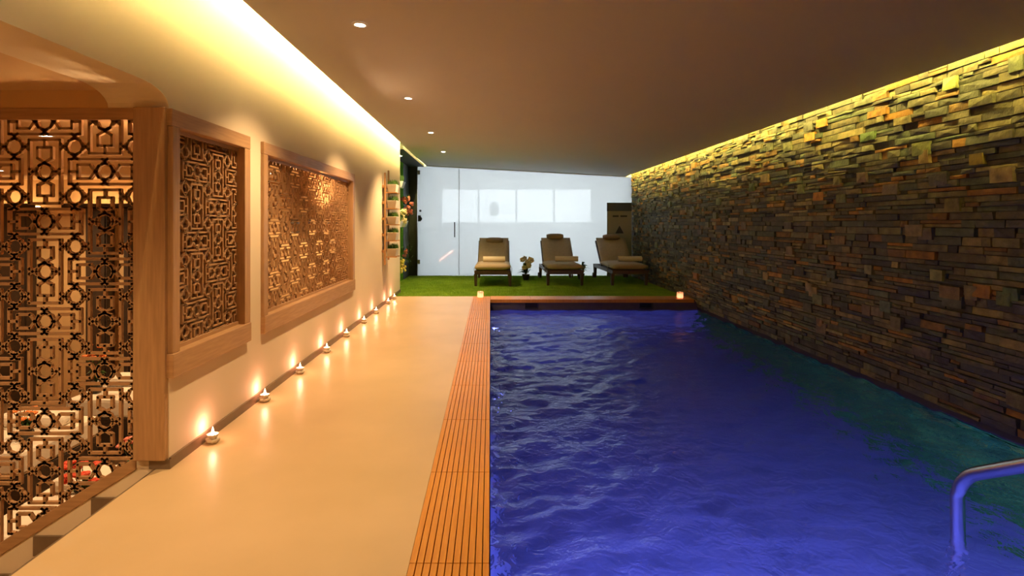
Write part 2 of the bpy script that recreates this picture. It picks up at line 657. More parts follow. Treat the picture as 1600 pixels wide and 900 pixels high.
# ------------------------------------------------------------ pool basin
m = MB()
m.box(-0.30, XR + 0.2, YPOOL0 - 0.3, 9.87, ZF - 0.1, ZF)
m.box(-0.30, 0.0, YPOOL0 - 0.3, 9.87, ZF, -0.03)
m.box(0.0, XR + 0.2, YPOOL0 - 0.3, YPOOL0, ZF, -0.001)
m.box(0.0, XR + 0.2, YPOOL1, 9.87, ZF, -0.22)
basin = m.build('pool_basin', M['pool_tile'])
struct(basin, 'blue tiled pool basin under the rippled water', 'pool')
m = MB()
for a, b in ((0.0, 0.57), (0.79, 2.45), (2.67, XR)):
    m.box(a, b, YPOOL1, YPOOL1 + 0.12, -0.22, -0.035)
for a, b in ((0.57, 0.79), (2.45, 2.67)):
    m.box(a, b, YPOOL1, YPOOL1 + 0.12, -0.22, -0.15)
    m.box(a, b, YPOOL1, YPOOL1 + 0.12, -0.055, -0.035)
m.box(0.0, XR, YPOOL1 + 0.12, 9.87, -0.22, -0.035)
m.build('waterline_tile', M['pool_dark'], basin)
for i, x in enumerate((0.68, 2.56)):
    t = thing('pool_skimmer', ['dark skimmer opening in the far pool wall, the one nearer the wooden walkway strip',
                               'dark skimmer opening in the far pool wall, the one nearer the stone wall'][i], 'skimmer', (x, YPOOL1, -0.1), 0, 'skimmer openings in the far pool wall')
    m = MB()
    m.box(-0.108, 0.108, 0.06, 0.07, -0.045, 0.04)
    m.build('flap', M['black'], t)
    m = MB()
    for q in ((-0.11, -0.1, -0.05, 0.045), (0.1, 0.11, -0.05, 0.045)):
        m.box(q[0], q[1], -0.004, 0.07, q[2], q[3])
    m.box(-0.11, 0.11, -0.004, 0.07, 0.035, 0.045)
    m.box(-0.11, 0.11, -0.004, 0.07, -0.05, -0.042)
    m.build('frame', M['black'], t)
# green slate on the right pool wall
green = [(0.07, 0.40, 0.05), (0.12, 0.48, 0.05), (0.05, 0.30, 0.045), (0.24, 0.42, 0.03), (0.05, 0.42, 0.08)]
gs = stones(YPOOL0, YPOOL1, ZF, -0.19, random.Random(5), green, [4, 3, 3, 1.5, 3], 0.002, 0.012)
m = MB()
m.box(XR, XR + 0.2, YPOOL0, YPOOL1, ZF, -0.121)
m.build('side_wall', M['mortar'], basin)
o = stone_object('slate_lining', [(*stone_hexa(*s[:5], sr), s[5]) for s in gs], basin, M['stone'])
o['kind'] = 'stuff'

# water
nx, ny = 137, 343
xs = np.linspace(0.001, XR - 0.012, nx)
ys = np.linspace(YPOOL0, YPOOL1, ny)
X, Y = np.meshgrid(xs, ys)
wr_ = np.random.RandomState(3)
Z = np.zeros_like(X)
for k in range(60):
    lam = 0.11 * (4.5 ** wr_.uniform(0, 1) ** 1.4)
    th = wr_.normal(0.25, 0.75) + PI / 2
    kx, ky = math.cos(th) * 2 * PI / lam, math.sin(th) * 2 * PI / lam
    Z += 0.016 * lam * np.sin(kx * X + ky * Y + wr_.uniform(0, 6.28) + 0.6 * np.sin(1.7 * X + 1.1 * Y + k))
Z *= 0.30
Z += ZW
verts = np.stack([X, Y, Z], -1).reshape(-1, 3)
idx = np.arange(nx * ny).reshape(ny, nx)
quads = np.stack([idx[:-1, :-1], idx[:-1, 1:], idx[1:, 1:], idx[1:, :-1]], -1).reshape(-1, 4)
me = bpy.data.meshes.new('pool_water')
me.from_pydata(verts.tolist(), [], quads.tolist())
me.polygons.foreach_set('use_smooth', [True] * len(me.polygons))
me.materials.append(M['water'])
o = bpy.data.objects.new('pool_water', me)
COL.objects.link(o)
tag(o, 'rippled deep blue water filling the pool', 'water', None, 'stuff')


# underwater lamps
def pool_lamp(x, y, z, rx, rz, label, lens):
    t = thing('pool_lamp', label, 'pool light', (x, y, z), rz, 'underwater pool lights')
    m = MB()
    m.lathe([(0.0, 0.012), (0.085, 0.012)], 20)
    d = m.build('lens', lens, t)
    d.rotation_euler = (rx, 0, 0)
    m = MB()
    m.lathe([(0.086, 0.014), (0.1, 0.014), (0.105, 0.0), (0.0, 0.0)], 20)
    d = m.build('rim', M['steel'], t)
    d.rotation_euler = (rx, 0, 0)


for y, s, zz, ms in ((2.2, 'nearest the camera', -0.6, M['pool_lamp_strong']), (5.2, 'second from the camera', -0.75, M['pool_lamp_weak']), (8.4, 'furthest from the camera', -0.6, M['pool_lamp'])):
    pool_lamp(0.0, y, zz, PI / 2, PI / 2, 'blue underwater light in the pool wall below the teak strip, ' + s, ms)
for x, s in ((1.1, 'left'), (2.5, 'right')):
    pool_lamp(x, YPOOL0, -0.62, PI / 2, PI, 'blue underwater light in the near pool wall, the %s one of two' % s, M['pool_lamp_near'])

# handrail
X0 = 2.114
m = MB()
pts = [(X0 + 0.01, 2.62, ZF), (X0, 2.603, -0.2), (X0 - 0.005, 2.60, 0.02)]
c0 = Vector((X0 - 0.005, 2.60, 0.02))
c1 = Vector((X0, 2.585, 0.115))
c2 = Vector((X0, 2.50, 0.165))
for k in range(1, 7):
    t = k / 6
    pts.append(tuple(c0 * (1 - t) ** 2 + c1 * 2 * t * (1 - t) + c2 * t * t))
pts += [(X0, 2.0, 0.455), (X0, 1.0, 1.03)]
c0, c1, c2 = Vector((X0, 1.0, 1.03)), Vector((X0, 0.72, 1.19)), Vector((X0, 0.70, 0.9))
for k in range(1, 7):
    t = k / 6
    pts.append(tuple(c0 * (1 - t) ** 2 + c1 * 2 * t * (1 - t) + c2 * t * t))
pts.append((X0, 0.70, 0.0))
m.tube(pts, 0.028, 16)
hr = thing('handrail', 'steel handrail tube rising out of the water beside the stone wall', 'handrail', (0, 0, 0))
m.build('rail', M['steel'], hr)
m = MB()
m.lathe([(0.0, 0.012), (0.05, 0.012), (0.055, 0.0)], 20, (X0, 0.70, 0.0))
m.build('base_flange', M['steel'], hr)
m = MB()
m.lathe([(0.0, 0.012), (0.05, 0.012), (0.055, 0.0)], 20, (X0 + 0.01, 2.62, ZF))
m.build('base_flange', M['steel'], hr)

# ------------------------------------------------------------ teak deck strip
deck = thing('pool_deck_strip', 'orange teak grating strip running along the left edge of the pool', 'deck', (0, 0, 0))
m = MB()
m.box(-0.298, -0.001, YPOOL0 - 0.29, 9.868, -0.029, -0.014)
m.build('bearer', M['deck_gap'], deck)
ns = 11
w = 0.296 / ns
step = 0.775
y = 9.868
first = None
while y > 0.7:
    y0 = max(y - step, YPOOL0 - 0.29)
    if first is None or abs((y - y0) - step) > 1e-6:
        mm = MB()
        mm.box(0.0, w - 0.0035, 0.0, (y - y0) - 0.004, 0.0, 0.0155)
        src = mm.build('slat', M['deck'], deck, bevel=0.0012)
        mesh = src.data
        src_used = False
        first = src
    for i in range(ns):
        if not src_used:
            o = src
            src_used = True
        else:
            o = src.copy()
            COL.objects.link(o)
        o.location = (-0.298 + i * w + 0.0015, y0, -0.0135)
    y = y0
# far coping of teak boards
deck2 = thing('pool_edge_boards', 'orange teak boards along the far edge of the pool in front of the turf', 'deck', (0, 0, 0))
m = MB()
m.box(0.002, XR - 0.03, YPOOL1 + 0.02, 9.868, -0.034, -0.016)
m.build('bearer', M['deck_gap'], deck2)
nb = 5
bl = (XR - 0.06) / nb
for i in range(nb):
    for j in range(4):
        mm = MB()
        mm.box(0.003 + i * bl, 0.003 + (i + 1) * bl - 0.004, YPOOL1 - 0.012 + j * 0.11, YPOOL1 - 0.012 + (j + 1) * 0.11 - 0.004, -0.016, 0.004)
        mm.build('board', M['deck'], deck2, bevel=0.002)
m = MB()
m.box(0.003, XR - 0.06, YPOOL1 - 0.014, YPOOL1 + 0.004, -0.05, -0.0162)
m.build('edge_board', M['deck'], deck2)

# ------------------------------------------------------------ turf
tr = np.random.RandomState(9)
nb_ = 110000
bx = tr.uniform(-1.93, XR - 0.06, nb_)
by = tr.uniform(9.875, YG - 0.01, nb_)
keep = ~((bx < XL + 0.01) & (by < YE))
bx, by = bx[keep], by[keep]
nb_ = len(bx)
an = tr.uniform(0, 2 * PI, nb_)
hw = 0.004
hh = tr.uniform(0.014, 0.03, nb_)
lx, ly = tr.normal(0, 0.009, nb_), tr.normal(0, 0.009, nb_)
v = np.zeros((nb_, 3, 3))
v[:, 0] = np.stack([bx - np.cos(an) * hw, by - np.sin(an) * hw, np.full(nb_, -0.014)], -1)
v[:, 1] = np.stack([bx + np.cos(an) * hw, by + np.sin(an) * hw, np.full(nb_, -0.014)], -1)
v[:, 2] = np.stack([bx + lx, by + ly, -0.014 + hh], -1)
me = bpy.data.meshes.new('artificial_turf')
me.from_pydata(v.reshape(-1, 3).tolist(), [], np.arange(nb_ * 3).reshape(-1, 3).tolist())
me.materials.append(M['turf'])
o = bpy.data.objects.new('artificial_turf', me)
COL.objects.link(o)
tag(o, 'bright green artificial turf under the three sun loungers', 'turf', None, 'stuff')

# ------------------------------------------------------------ niche with green wall
m = MB()
m.box(-2.05, -1.95, YE - 0.05, YG + 0.1, -0.1, ZT)
m.box(-2.05, XB + 0.001, YE - 0.06, YE - 0.001, 0.0, ZT)
nz = m.build('wall_niche', M['turf_wall'])
m = MB()
m.box(-1.949, -1.58, YE + 0.001, YG - 0.03, 2.60, 2.66)
struct(m.build('trim_3', M['dark_green']), 'dark soffit closing the top of the green niche', 'trim')
struct(nz, 'green turf covered niche wall between the cream wall and the glass', 'wall')
m = MB()
m.box(-1.96, -1.745, YG - 0.02, YG + 0.12, -0.015, ZT)
m.box(-1.96, -1.945, 12.9, YG, -0.015, 2.6)
struct(m.build('trim_2', M['dark_green']), 'dark jamb between the green niche and the glass door', 'trim')

# ------------------------------------------------------------ frosted glass
m = MB()


def pane(name, x0, x1, label, parent):
    mm = MB()
    mm.hexa([(x0, YG, 0.01), (x1, YG, 0.01), (x1, YG + 0.012, 0.01), (x0, YG + 0.012, 0.01),
             (x0, YG, zc(x0) - 0.015), (x1, YG, zc(x1) - 0.015), (x1, YG + 0.012, zc(x1) - 0.015), (x0, YG + 0.012, zc(x0) - 0.015)])
    # a single sheet is enough for the frosted shader: keep the front face only
    mm.v = [mm.v[i] for i in (0, 1, 5, 4)]
    mm.f = [(0, 1, 2, 3)]
    o = mm.build(name, M['frosted'], parent)
    s = o.modifiers.new('solid', 'SOLIDIFY')
    s.thickness = 0.002
    return o


dr = thing('door_1', 'frosted glass door beside the green niche', 'door')
dr['kind'] = 'structure'
pane('pane', -1.733, -0.752, '', dr)
for z in (2.47, 0.33):
    m = MB()
    m.box(-1.745, -1.68, YG - 0.02, YG + 0.03, z - 0.05, z + 0.05)
    m.build('hinge', M['steel'], dr, bevel=0.004)
m = MB()
m.tube([(-0.85, YG - 0.05, 0.92), (-0.85, YG - 0.05, 1.28)], 0.013)
m.tube([(-0.85, YG - 0.05, 0.98), (-0.85, YG, 0.98)], 0.008)
m.tube([(-0.85, YG - 0.05, 1.22), (-0.85, YG, 1.22)], 0.008)
m.build('handle', M['black'], dr)
m = MB()
m.ball((-1.67, YG - 0.05, 1.36), 0.045, 1, 0.6, 1)
m.box(-1.73, -1.66, YG - 0.03, YG + 0.02, 1.30, 1.44)
m.ball((-1.67, YG - 0.04, 1.55), 0.028)
m.build('lock', M['black'], dr)
gw = thing('window_1', 'tall frosted glass wall glowing with daylight behind the loungers', 'window')
gw['kind'] = 'structure'
pane('pane', -0.744, XR - 0.01, '', gw)
m = MB(); m.box(-0.752, -0.744, YG - 0.003, YG + 0.012, 0.0, 2.58); m.build('seam_strip', M['grey_panel'], gw)
m = MB()
m.hexa([(-1.733, YG - 0.015, zc(-1.733) - 0.02), (XR, YG - 0.015, zc(XR) - 0.02), (XR, YG + 0.03, zc(XR) - 0.02), (-1.733, YG + 0.03, zc(-1.733) - 0.02),
        (-1.733, YG - 0.015, zc(-1.733) + 0.18), (XR, YG - 0.015, zc(XR) + 0.18), (XR, YG + 0.03, zc(XR) + 0.18), (-1.733, YG + 0.03, zc(-1.733) + 0.18)])
m.build('head_channel', M['white'], gw)

# room behind the glass
m = MB()
m.box(-2.05, XR + 0.2, YG + 3.2, YG + 3.3, 0.0, 1.25)
m.box(-2.05, XR + 0.2, YG + 3.2, YG + 3.3, 2.28, 2.9)
m.box(-2.05, -1.46, YG + 3.2, YG + 3.3, 1.25, 2.28)
m.box(3.0, XR + 0.2, YG + 3.2, YG + 3.3, 1.25, 2.28)
m.box(-2.15, -2.05, YG + 0.1, YG + 3.3, 0, 2.9)
m.box(XR - 0.02, XR, YG + 0.06, YG + 3.3, -0.01, 2.8)
struct(m.build('wall_far', M['white_wall']), 'white walls of the bright room behind the frosted glass', 'wall')
m = MB()
m.box(-2.15, XR + 0.2, YG + 0.05, YG + 3.3, 2.72, 2.8)
struct(m.build('ceiling_far', M['white_wall']), 'white ceiling of the room behind the frosted glass', 'ceiling')
m = MB()
m.box(-2.05, XR, YG + 0.03, YG + 3.2, -0.015, -0.002)
struct(m.build('floor_far', M['white_wall']), 'pale floor of the room behind the frosted glass', 'floor')
w2 = thing('window_2', 'long daylight window seen blurred through the frosted glass', 'window')
w2['kind'] = 'structure'
n = 4
for i in range(n):
    a = -1.46 + i * 4.46 / n
    mm = MB()
    mm.box(a + 0.03, a + 4.46 / n - 0.03, YG + 3.26, YG + 3.27, 1.28, 2.25)
    mm.build('pane', M['daylight'], w2)
mm = MB()
for i in range(n + 1):
    a = -1.46 + i * 4.46 / n
    mm.box(a - 0.03, a + 0.03, YG + 3.2, YG + 3.28, 1.25, 2.28)
mm.box(-1.46, 3.0, YG + 3.2, YG + 3.28, 1.22, 1.28)
mm.box(-1.46, 3.0, YG + 3.2, YG + 3.28, 2.25, 2.30)
mm.build('window_frame', M['white'], w2)
for i, x in enumerate((-0.35, 0.9, 2.2)):
    t = thing('ceiling_panel_light', 'cool ceiling lamp behind the frosted glass, ' + ['nearest the glass door', 'the middle one', 'nearest the stone wall'][i], 'ceiling light', (x, YG + 1.3, 2.72), 0, 'ceiling lamps behind the glass')
    mm = MB()
    mm.box(-0.2, 0.2, -0.2, 0.2, -0.02, -0.012)
    mm.build('diffuser', M['daylight'], t)
    mm = MB()
    for q in ((-0.22, -0.2, -0.22, 0.22), (0.2, 0.22, -0.22, 0.22), (-0.2, 0.2, -0.22, -0.2), (-0.2, 0.2, 0.2, 0.22)):
        mm.box(q[0], q[1], q[2], q[3], -0.024, 0.0)
    mm.build('frame', M['white'], t)
# silhouette on the sill and the banner
t = thing('pedestal_fan', 'grey rounded appliance on a stand silhouetted behind the glass', 'fan', (0.105, YG + 2.6, 0.0))
mm = MB(); mm.ball((0, 0, 1.66), 0.2, 0.75, 0.3, 1.0, 14, 8); mm.build('head', M['grey_panel'], t)
mm = MB(); mm.tube([(0, 0, 0.03), (0, 0, 1.5)], 0.02); mm.build('pole', M['grey_panel'], t)
mm = MB(); mm.lathe([(0, 0.03), (0.17, 0.02), (0.18, 0.0)], 20); mm.build('base', M['grey_panel'], t)
t = thing('display_panel', 'grey display panel with dark header and triangle, beside the stone wall', 'display', (3.06, YG - 0.16, 0.0))
mm = MB(); mm.box(-0.29, 0.29, 0, 0.04, -0.013, 1.54); mm.build('board', M['banner'], t)
mm = MB(); mm.box(-0.29, 0.29, -0.006, 0.05, 1.54, 1.74); mm.build('header', M['banner_dark'], t)
mm = MB()
mm.box(-0.16, -0.02, -0.004, -0.001, 1.40, 1.44)
mm.box(0.02, 0.18, -0.004, -0.001, 1.40, 1.44)
mm.build('lettering', M['banner_dark'], t)
mm = MB(); mm.prism([(-0.12, 1.0), (0.12, 1.0), (0.0, 1.22)], 'y', -0.004, -0.001); mm.build('triangle_mark', M['grey_panel'], t)
mm = MB(); mm.prism([(-0.10, 1.012), (0.10, 1.012), (0.0, 1.20)], 'y', -0.006, -0.0045); mm.build('triangle_fill', M['banner_dark'], t)


# ------------------------------------------------------------ fretwork
def seg_rect(x0, x1, y0, y1):
    return [((x0, y0), (x1, y0)), ((x1, y0), (x1, y1)), ((x1, y1), (x0, y1)), ((x0, y1), (x0, y0))]


def octa(cx, cy, r=72):
    p = [(cx + r * math.cos(PI / 4 * k), cy + r * math.sin(PI / 4 * k)) for k in range(8)]
    return [(p[k], p[(k + 1) % 8]) for k in range(8)]


def cross(cx, cy, a=24, b=24):
    return [((cx - a, cy - b), (cx + a, cy + b)), ((cx - a, cy + b), (cx + a, cy - b))]


def cell(kind):
    s = octa(0, 0)
    if kind == 'H':
        s += seg_rect(-315, 315, -110, 110)
        for q in (-1, 1):
            s += [((q * 240, -60), (q * 130, -60)), ((q * 240, 60), (q * 130, 60)), ((q * 240, -60), (q * 240, 60))]
            s += [((q * 130, -60), (q * 56, 50)), ((q * 130, 60), (q * 56, -50))]
            s += [((q * 240, 0), (q * 315, 0))]
            s += cross(0, q * 90, 26, 22)
    else:
        s += seg_rect(-137, 137, -280, 280)
        for q in (-1, 1):
            s += [((-62, q * 212), (62, q * 212)), ((-62, q * 212), (-62, q * 118)), ((62, q * 212), (62, q * 118))]
            s += [((-62, q * 118), (48, q * 56)), ((62, q * 118), (-48, q * 56))]
            s += [((0, q * 212), (0, q * 280))]
            s += cross(q * 104, 0, 30, 26)
    return s


def corner():
    s = octa(0, 0)
    for q in (-1, 1):
        s += cross(q * 98, 0, 28, 28)
        s += cross(0, q * 90, 28, 24)
    return s


def clip(p, q, planes):
    t0, t1 = 0.0, 1.0
    dx, dy = q[0] - p[0], q[1] - p[1]
    for a, b, c in planes:                     # keep a*x+b*y <= c
        den = a * dx + b * dy
        num = c - a * p[0] - b * p[1]
        if abs(den) < 1e-12:
            if num < 0:
                return None
        else:
            t = num / den
            if den > 0:
                t1 = min(t1, t)
            else:
                t0 = max(t0, t)
    if t0 >= t1 - 1e-6:
        return None
    return (p[0] + dx * t0, p[1] + dy * t0), (p[0] + dx * t1, p[1] + dy * t1)


def fretwork(u0, v0, su, sv, u_rng, v_rng, planes, first, bw, place):
    """(u0,v0): a corner star; cell whose centre lies right of and below it is `first`"""
    mb = MB()
    cu, cv = 530 * su, 440 * sv
    i0, i1 = math.floor((u_rng[0] - u0) / cu) - 1, math.ceil((u_rng[1] - u0) / cu) + 1
    j0, j1 = math.floor((v_rng[0] - v0) / cv) - 1, math.ceil((v_rng[1] - v0) / cv) + 1
    segs = []
    other = 'V' if first == 'H' else 'H'
    for i in range(i0, i1 + 1):
        for j in range(j0, j1 + 1):
            ou, ov = u0 + i * cu, v0 + j * cv
            for a, b in corner():
                segs.append(((ou + a[0] * su, ov + a[1] * sv), (ou + b[0] * su, ov + b[1] * sv)))
            cc = (ou + cu / 2, ov - cv / 2)
            k = first if (i + j) % 2 == 0 else other
            for a, b in cell(k):
                segs.append(((cc[0] + a[0] * su, cc[1] + a[1] * sv), (cc[0] + b[0] * su, cc[1] + b[1] * sv)))
    for p, q in segs:
        r = clip(p, q, planes)
        if not r:
            continue
        p, q = r
        dx, dy = q[0] - p[0], q[1] - p[1]
        L = math.hypot(dx, dy)
        if L < 1e-4:
            continue
        nx_, ny_ = -dy / L * bw / 2, dx / L * bw / 2
        ex, ey = dx / L * bw * 0.3, dy / L * bw * 0.3
        base = [(p[0] - ex + nx_, p[1] - ey + ny_), (q[0] + ex + nx_, q[1] + ey + ny_), (q[0] + ex - nx_, q[1] + ey - ny_), (p[0] - ex - nx_, p[1] - ey - ny_)]
        mb.hexa([place(a, b, 0) for a, b in base] + [place(a, b, 1) for a, b in base])
    return mb


# frontal screen beside the stair
scr = thing('fretwork_screen', 'tall openwork wooden screen standing beside the stairs at left', 'screen')
SX0, SX1 = -3.9, -1.807
YS = YP
rail_z = lambda x: 0.057 + 0.632 * (x + 1.81)
pl = [(1, 0, SX1), (-1, 0, -SX0), (0, 1, 1.785), (0.632, -1, -(0.057 - 0.632 * -1.81) + 0.0)]
su = 0.308 / 530
sv = 0.2555 / 440
mb = fretwork(-2.126, 1.6425, su, sv, (SX0, SX1), (-1.3, 1.8), pl, 'H', 0.0142, lambda a, b, d: (a, YS + 0.005 + 0.017 * d, b))
mb.build('fretwork', M['fret'], scr)
m = MB(); m.box(SX0, SX1, YS - 0.005, YS + 0.05, 1.778, 1.838); m.build('top_rail', M['wood_pale_h'], scr, bevel=0.003)
m = MB()
m.hexa([(SX0, YS - 0.005, rail_z(SX0) - 0.065), (SX1, YS - 0.005, rail_z(SX1) - 0.065), (SX1, YS + 0.05, rail_z(SX1) - 0.065), (SX0, YS + 0.05, rail_z(SX0) - 0.065),
        (SX0, YS - 0.005, rail_z(SX0)), (SX1, YS - 0.005, rail_z(SX1)), (SX1, YS + 0.05, rail_z(SX1)), (SX0, YS + 0.05, rail_z(SX0))])
m.build('sloping_rail', M['wood_pale_h'], scr, bevel=0.003)
m = MB(); m.box(SX1, XL - 0.004, YS - 0.03, YS + 0.06, 0.048, 1.838); m.build('post', M['wood_pale'], scr, bevel=0.004)
m = MB(); m.box(SX0 - 0.1, SX0, YS - 0.01, YS + 0.06, rail_z(SX0) - 0.1, 1.838); m.build('post', M['wood_pale'], scr, bevel=0.004)
# plaster over the screen and stepped wall under it
m = MB()
m.box(-8.2, XB, YS - 0.0, YS + 0.1, 1.838, 1.931)
m.box(-8.2, SX0 - 0.1, YS, YS + 0.1, -1.6, 1.838)
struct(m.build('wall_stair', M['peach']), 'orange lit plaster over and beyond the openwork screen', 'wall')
m = MB()
xe, ze = SX0 - 0.1, rail_z(SX0 - 0.1) - 0.06
m.prism([(xe, -1.6), (XB, -1.6), (XB, rail_z(XB) - 0.062), (xe, ze)], 'y', YS + 0.002, YS + 0.1)
m.box(XB, XL - 0.03, YS + 0.002, YS + 0.1, -1.6, 0.0)
struct(m.build('wall_stringer', M['plaster']), 'white plaster wall below the sloping rail of the screen', 'wall')
m = MB()
for k in range(1, 7):
    xr_ = -1.735 - 0.295 * (k - 1)
    xl_ = xr_ - 0.295
    z = 0.047 - 0.195 * k
    m.box(xl_, xr_ + 0.0, YS - 0.012, YS + 0.002, z - 0.10, z)
struct(m.build('baseboard_stair', M['skirting']), 'brown skirting stepping down with the stairs', 'baseboard')
st = thing('stair', 'stone stairs going down to the left below the screen', 'stairs')
st['kind'] = 'structure'
for k in range(1, 8):
    mm = MB()
    xr_ = -1.715 - 0.295 * (k - 1)
    mm.box(xr_ - 0.295, xr_, 0.62, YS - 0.012, -0.195 * k - 0.25, -0.195 * k - 0.053)
    mm.build('step', M['floor'], st)
m = MB()
m.box(-8.2, -1.74, 0.5, 0.6, -1.6, 1.93)
m.box(-8.3, -8.2, REAR, 9.1, -1.6, 2.0)
m.box(-1.78, -1.715, 0.6, YP, -1.6, -0.17)
struct(m.build('wall_side', M['peach']), 'plaster walls enclosing the stair well', 'wall')
m = MB()
m.box(-8.2, XB, 0.5, 9.1, -1.56, -1.5)
struct(m.build('floor_lower', M['lower_floor']), 'brown tiled floor of the lower room behind the screen', 'floor')


# windows in the left wall
def fret_window(name, P, anchor, sy, sz, first, label, backing):
    y0, y1, z0, z1 = P
    t = thing(name, label, 'window')
    t['kind'] = 'structure'
    xf = XL + 0.025
    xi = XL - 0.055
    m = MB(); m.box(xi, xf, y0 - 0.075, y1 + 0.085, z1 - 0.008, z1 + 0.08); m.build('frame_rail', M['wood_pale_h'], t, bevel=0.005)
    m = MB(); m.box(xi, xf + 0.006, y0 - 0.075, y1 + 0.085, z0 - 0.105, z0 + 0.02); m.build('frame_rail', M['wood_pale_h'], t, bevel=0.005)
    for a, b in ((y0 - 0.075, y0 + 0.002), (y1 - 0.002, y1 + 0.085)):
        m = MB(); m.box(xi, xf - 0.001, max(a, YP - 0.005), b, z0 + 0.02, z1 - 0.008); m.build('frame_stile', M['wood_pale'], t, bevel=0.004)
    m = MB(); m.box(xi + 0.012, xi + 0.035, y0, y1, z0 + 0.02, z0 + 0.04); m.box(xi + 0.012, xi + 0.035, y0, y1, z1 - 0.03, z1 - 0.008); m.build('inner_bead', M['wood_pale_h'], t)
    pl = [(1, 0, y1 - 0.001), (-1, 0, -y0 - 0.001), (0, 1, z1 - 0.01), (0, -1, -z0 - 0.022)]
    mb = fretwork(anchor[0], anchor[1], sy, sz, (y0, y1), (z0, z1), pl, first, 0.009, lambda a, b, d: (XL - 0.03 - 0.014 * d, a, b))
    mb.build('fretwork', M['fret'], t)
    if backing:
        m = MB(); m.box(XB + 0.05, XB + 0.06, y0, y1, z0, z1); m.build('backing_board', M['backing'], t)
    m = MB()
    for q in ((y0, y0 + 0.01, z0, z1), (y1 - 0.01, y1, z0, z1), (y0, y1, z0, z0 + 0.01), (y0, y1, z1 - 0.01, z1)):
        m.box(XB, xi, *q)
    m.build('reveal', M['wood_pale'], t)


fret_window('window_3', P1, (3.41, 1.641), 0.253 / 530, 0.197 / 440, 'V', 'framed fretwork window with closed brown backing next to the post', True)
# H cell centre at (4.479,1.624)
c_u, c_v = 0.235, 0.205
fret_window('window_4', P2, (4.479 - c_u / 2, 1.624 + c_v / 2), c_u / 530, c_v / 440, 'H', 'wide framed fretwork window with light showing through its pattern', False)

# ------------------------------------------------------------ room behind the screen
m = MB()
m.box(-8.2, XB, 9.0, 9.1, -1.6, 2.0)
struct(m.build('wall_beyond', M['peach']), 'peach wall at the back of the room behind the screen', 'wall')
for i, (x0, x1) in enumerate(((-7.50, -7.08), (-6.18, -5.86), (-5.6, -5.5))):
    t = thing('tall_cabinet', ['dark tall cabinet behind the screen, left of the two pale walls', 'dark tall cabinet behind the screen, near the wooden post', 'narrow dark cabinet right beside the wooden post behind the screen'][i], 'cabinet', ((x0 + x1) / 2, 8.8, -1.5), 0, 'dark cabinets behind the screen')
    hw_ = (x1 - x0) / 2
    mm = MB(); mm.box(-hw_, hw_, -0.0, 0.19, 0.0, 2.98); mm.build('body', M['dark_wood'], t)
    mm = MB(); mm.box(-hw_ + 0.02, hw_ - 0.02, -0.02, -0.001, 0.05, 2.93); mm.build('door', M['dark_wood'], t, bevel=0.003)


for x0, x1 in ((-7.95, -6.9), (-6.5, -5.4)):
    t = thing('cabinet_light', 'warm light strip on top of the dark cabinet behind the screen, ' + ('left one' if x0 < -7 else 'right one'), 'light strip', ((x0 + x1) / 2, 8.86, 1.50), 0, 'strips above the dark cabinets')
    mm = MB(); mm.box(-(x1 - x0) / 2, (x1 - x0) / 2, -0.06, -0.03, 0.0, 0.012); mm.build('light_strip', M['led_beyond'], t)
    mm = MB(); mm.box(-(x1 - x0) / 2, (x1 - x0) / 2, -0.13, 0.1, -0.018, -0.001); mm.box(-(x1 - x0) / 2 + (0.42 if x0 < -7 else 0), (x1 - x0) / 2, -0.13, -0.12, -0.018, 0.05); mm.build('shelf', M['dark_wood'], t)
for yy, zz, pl_ in ((3.6, 1.16, 'nearest the screen'), (5.6, 1.16, 'in the middle'), (7.0, 1.16, 'farthest from the screen')):  # unseen uplights added to brighten the ceiling behind the screen
    t = thing('added_uplight', 'unseen fill uplight added on the back of the cream wall, ' + pl_, 'fill light', (XB - 0.001, yy, zz))
    mm = MB(); mm.hexa([(-0.08, -0.14, 0), (0, -0.14, 0), (0, 0.14, 0), (-0.08, 0.14, 0), (-0.13, -0.2, 0.12), (0, -0.2, 0.12), (0, 0.2, 0.12), (-0.13, 0.2, 0.12)]); mm.box(-0.135, -0.125, -0.2, 0.2, 0.11, 0.17); mm.box(-0.01, 0, -0.2, 0.2, 0.12, 0.17); mm.box(-0.13, 0, -0.205, -0.195, 0.11, 0.17); mm.box(-0.13, 0, 0.195, 0.205, 0.11, 0.17); mm.build('shade', M['steel'], t)
    mm = MB(); mm.box(-0.11, -0.02, -0.17, 0.17, 0.121, 0.125); mm.build('diffuser', M['uplight_fill'], t)


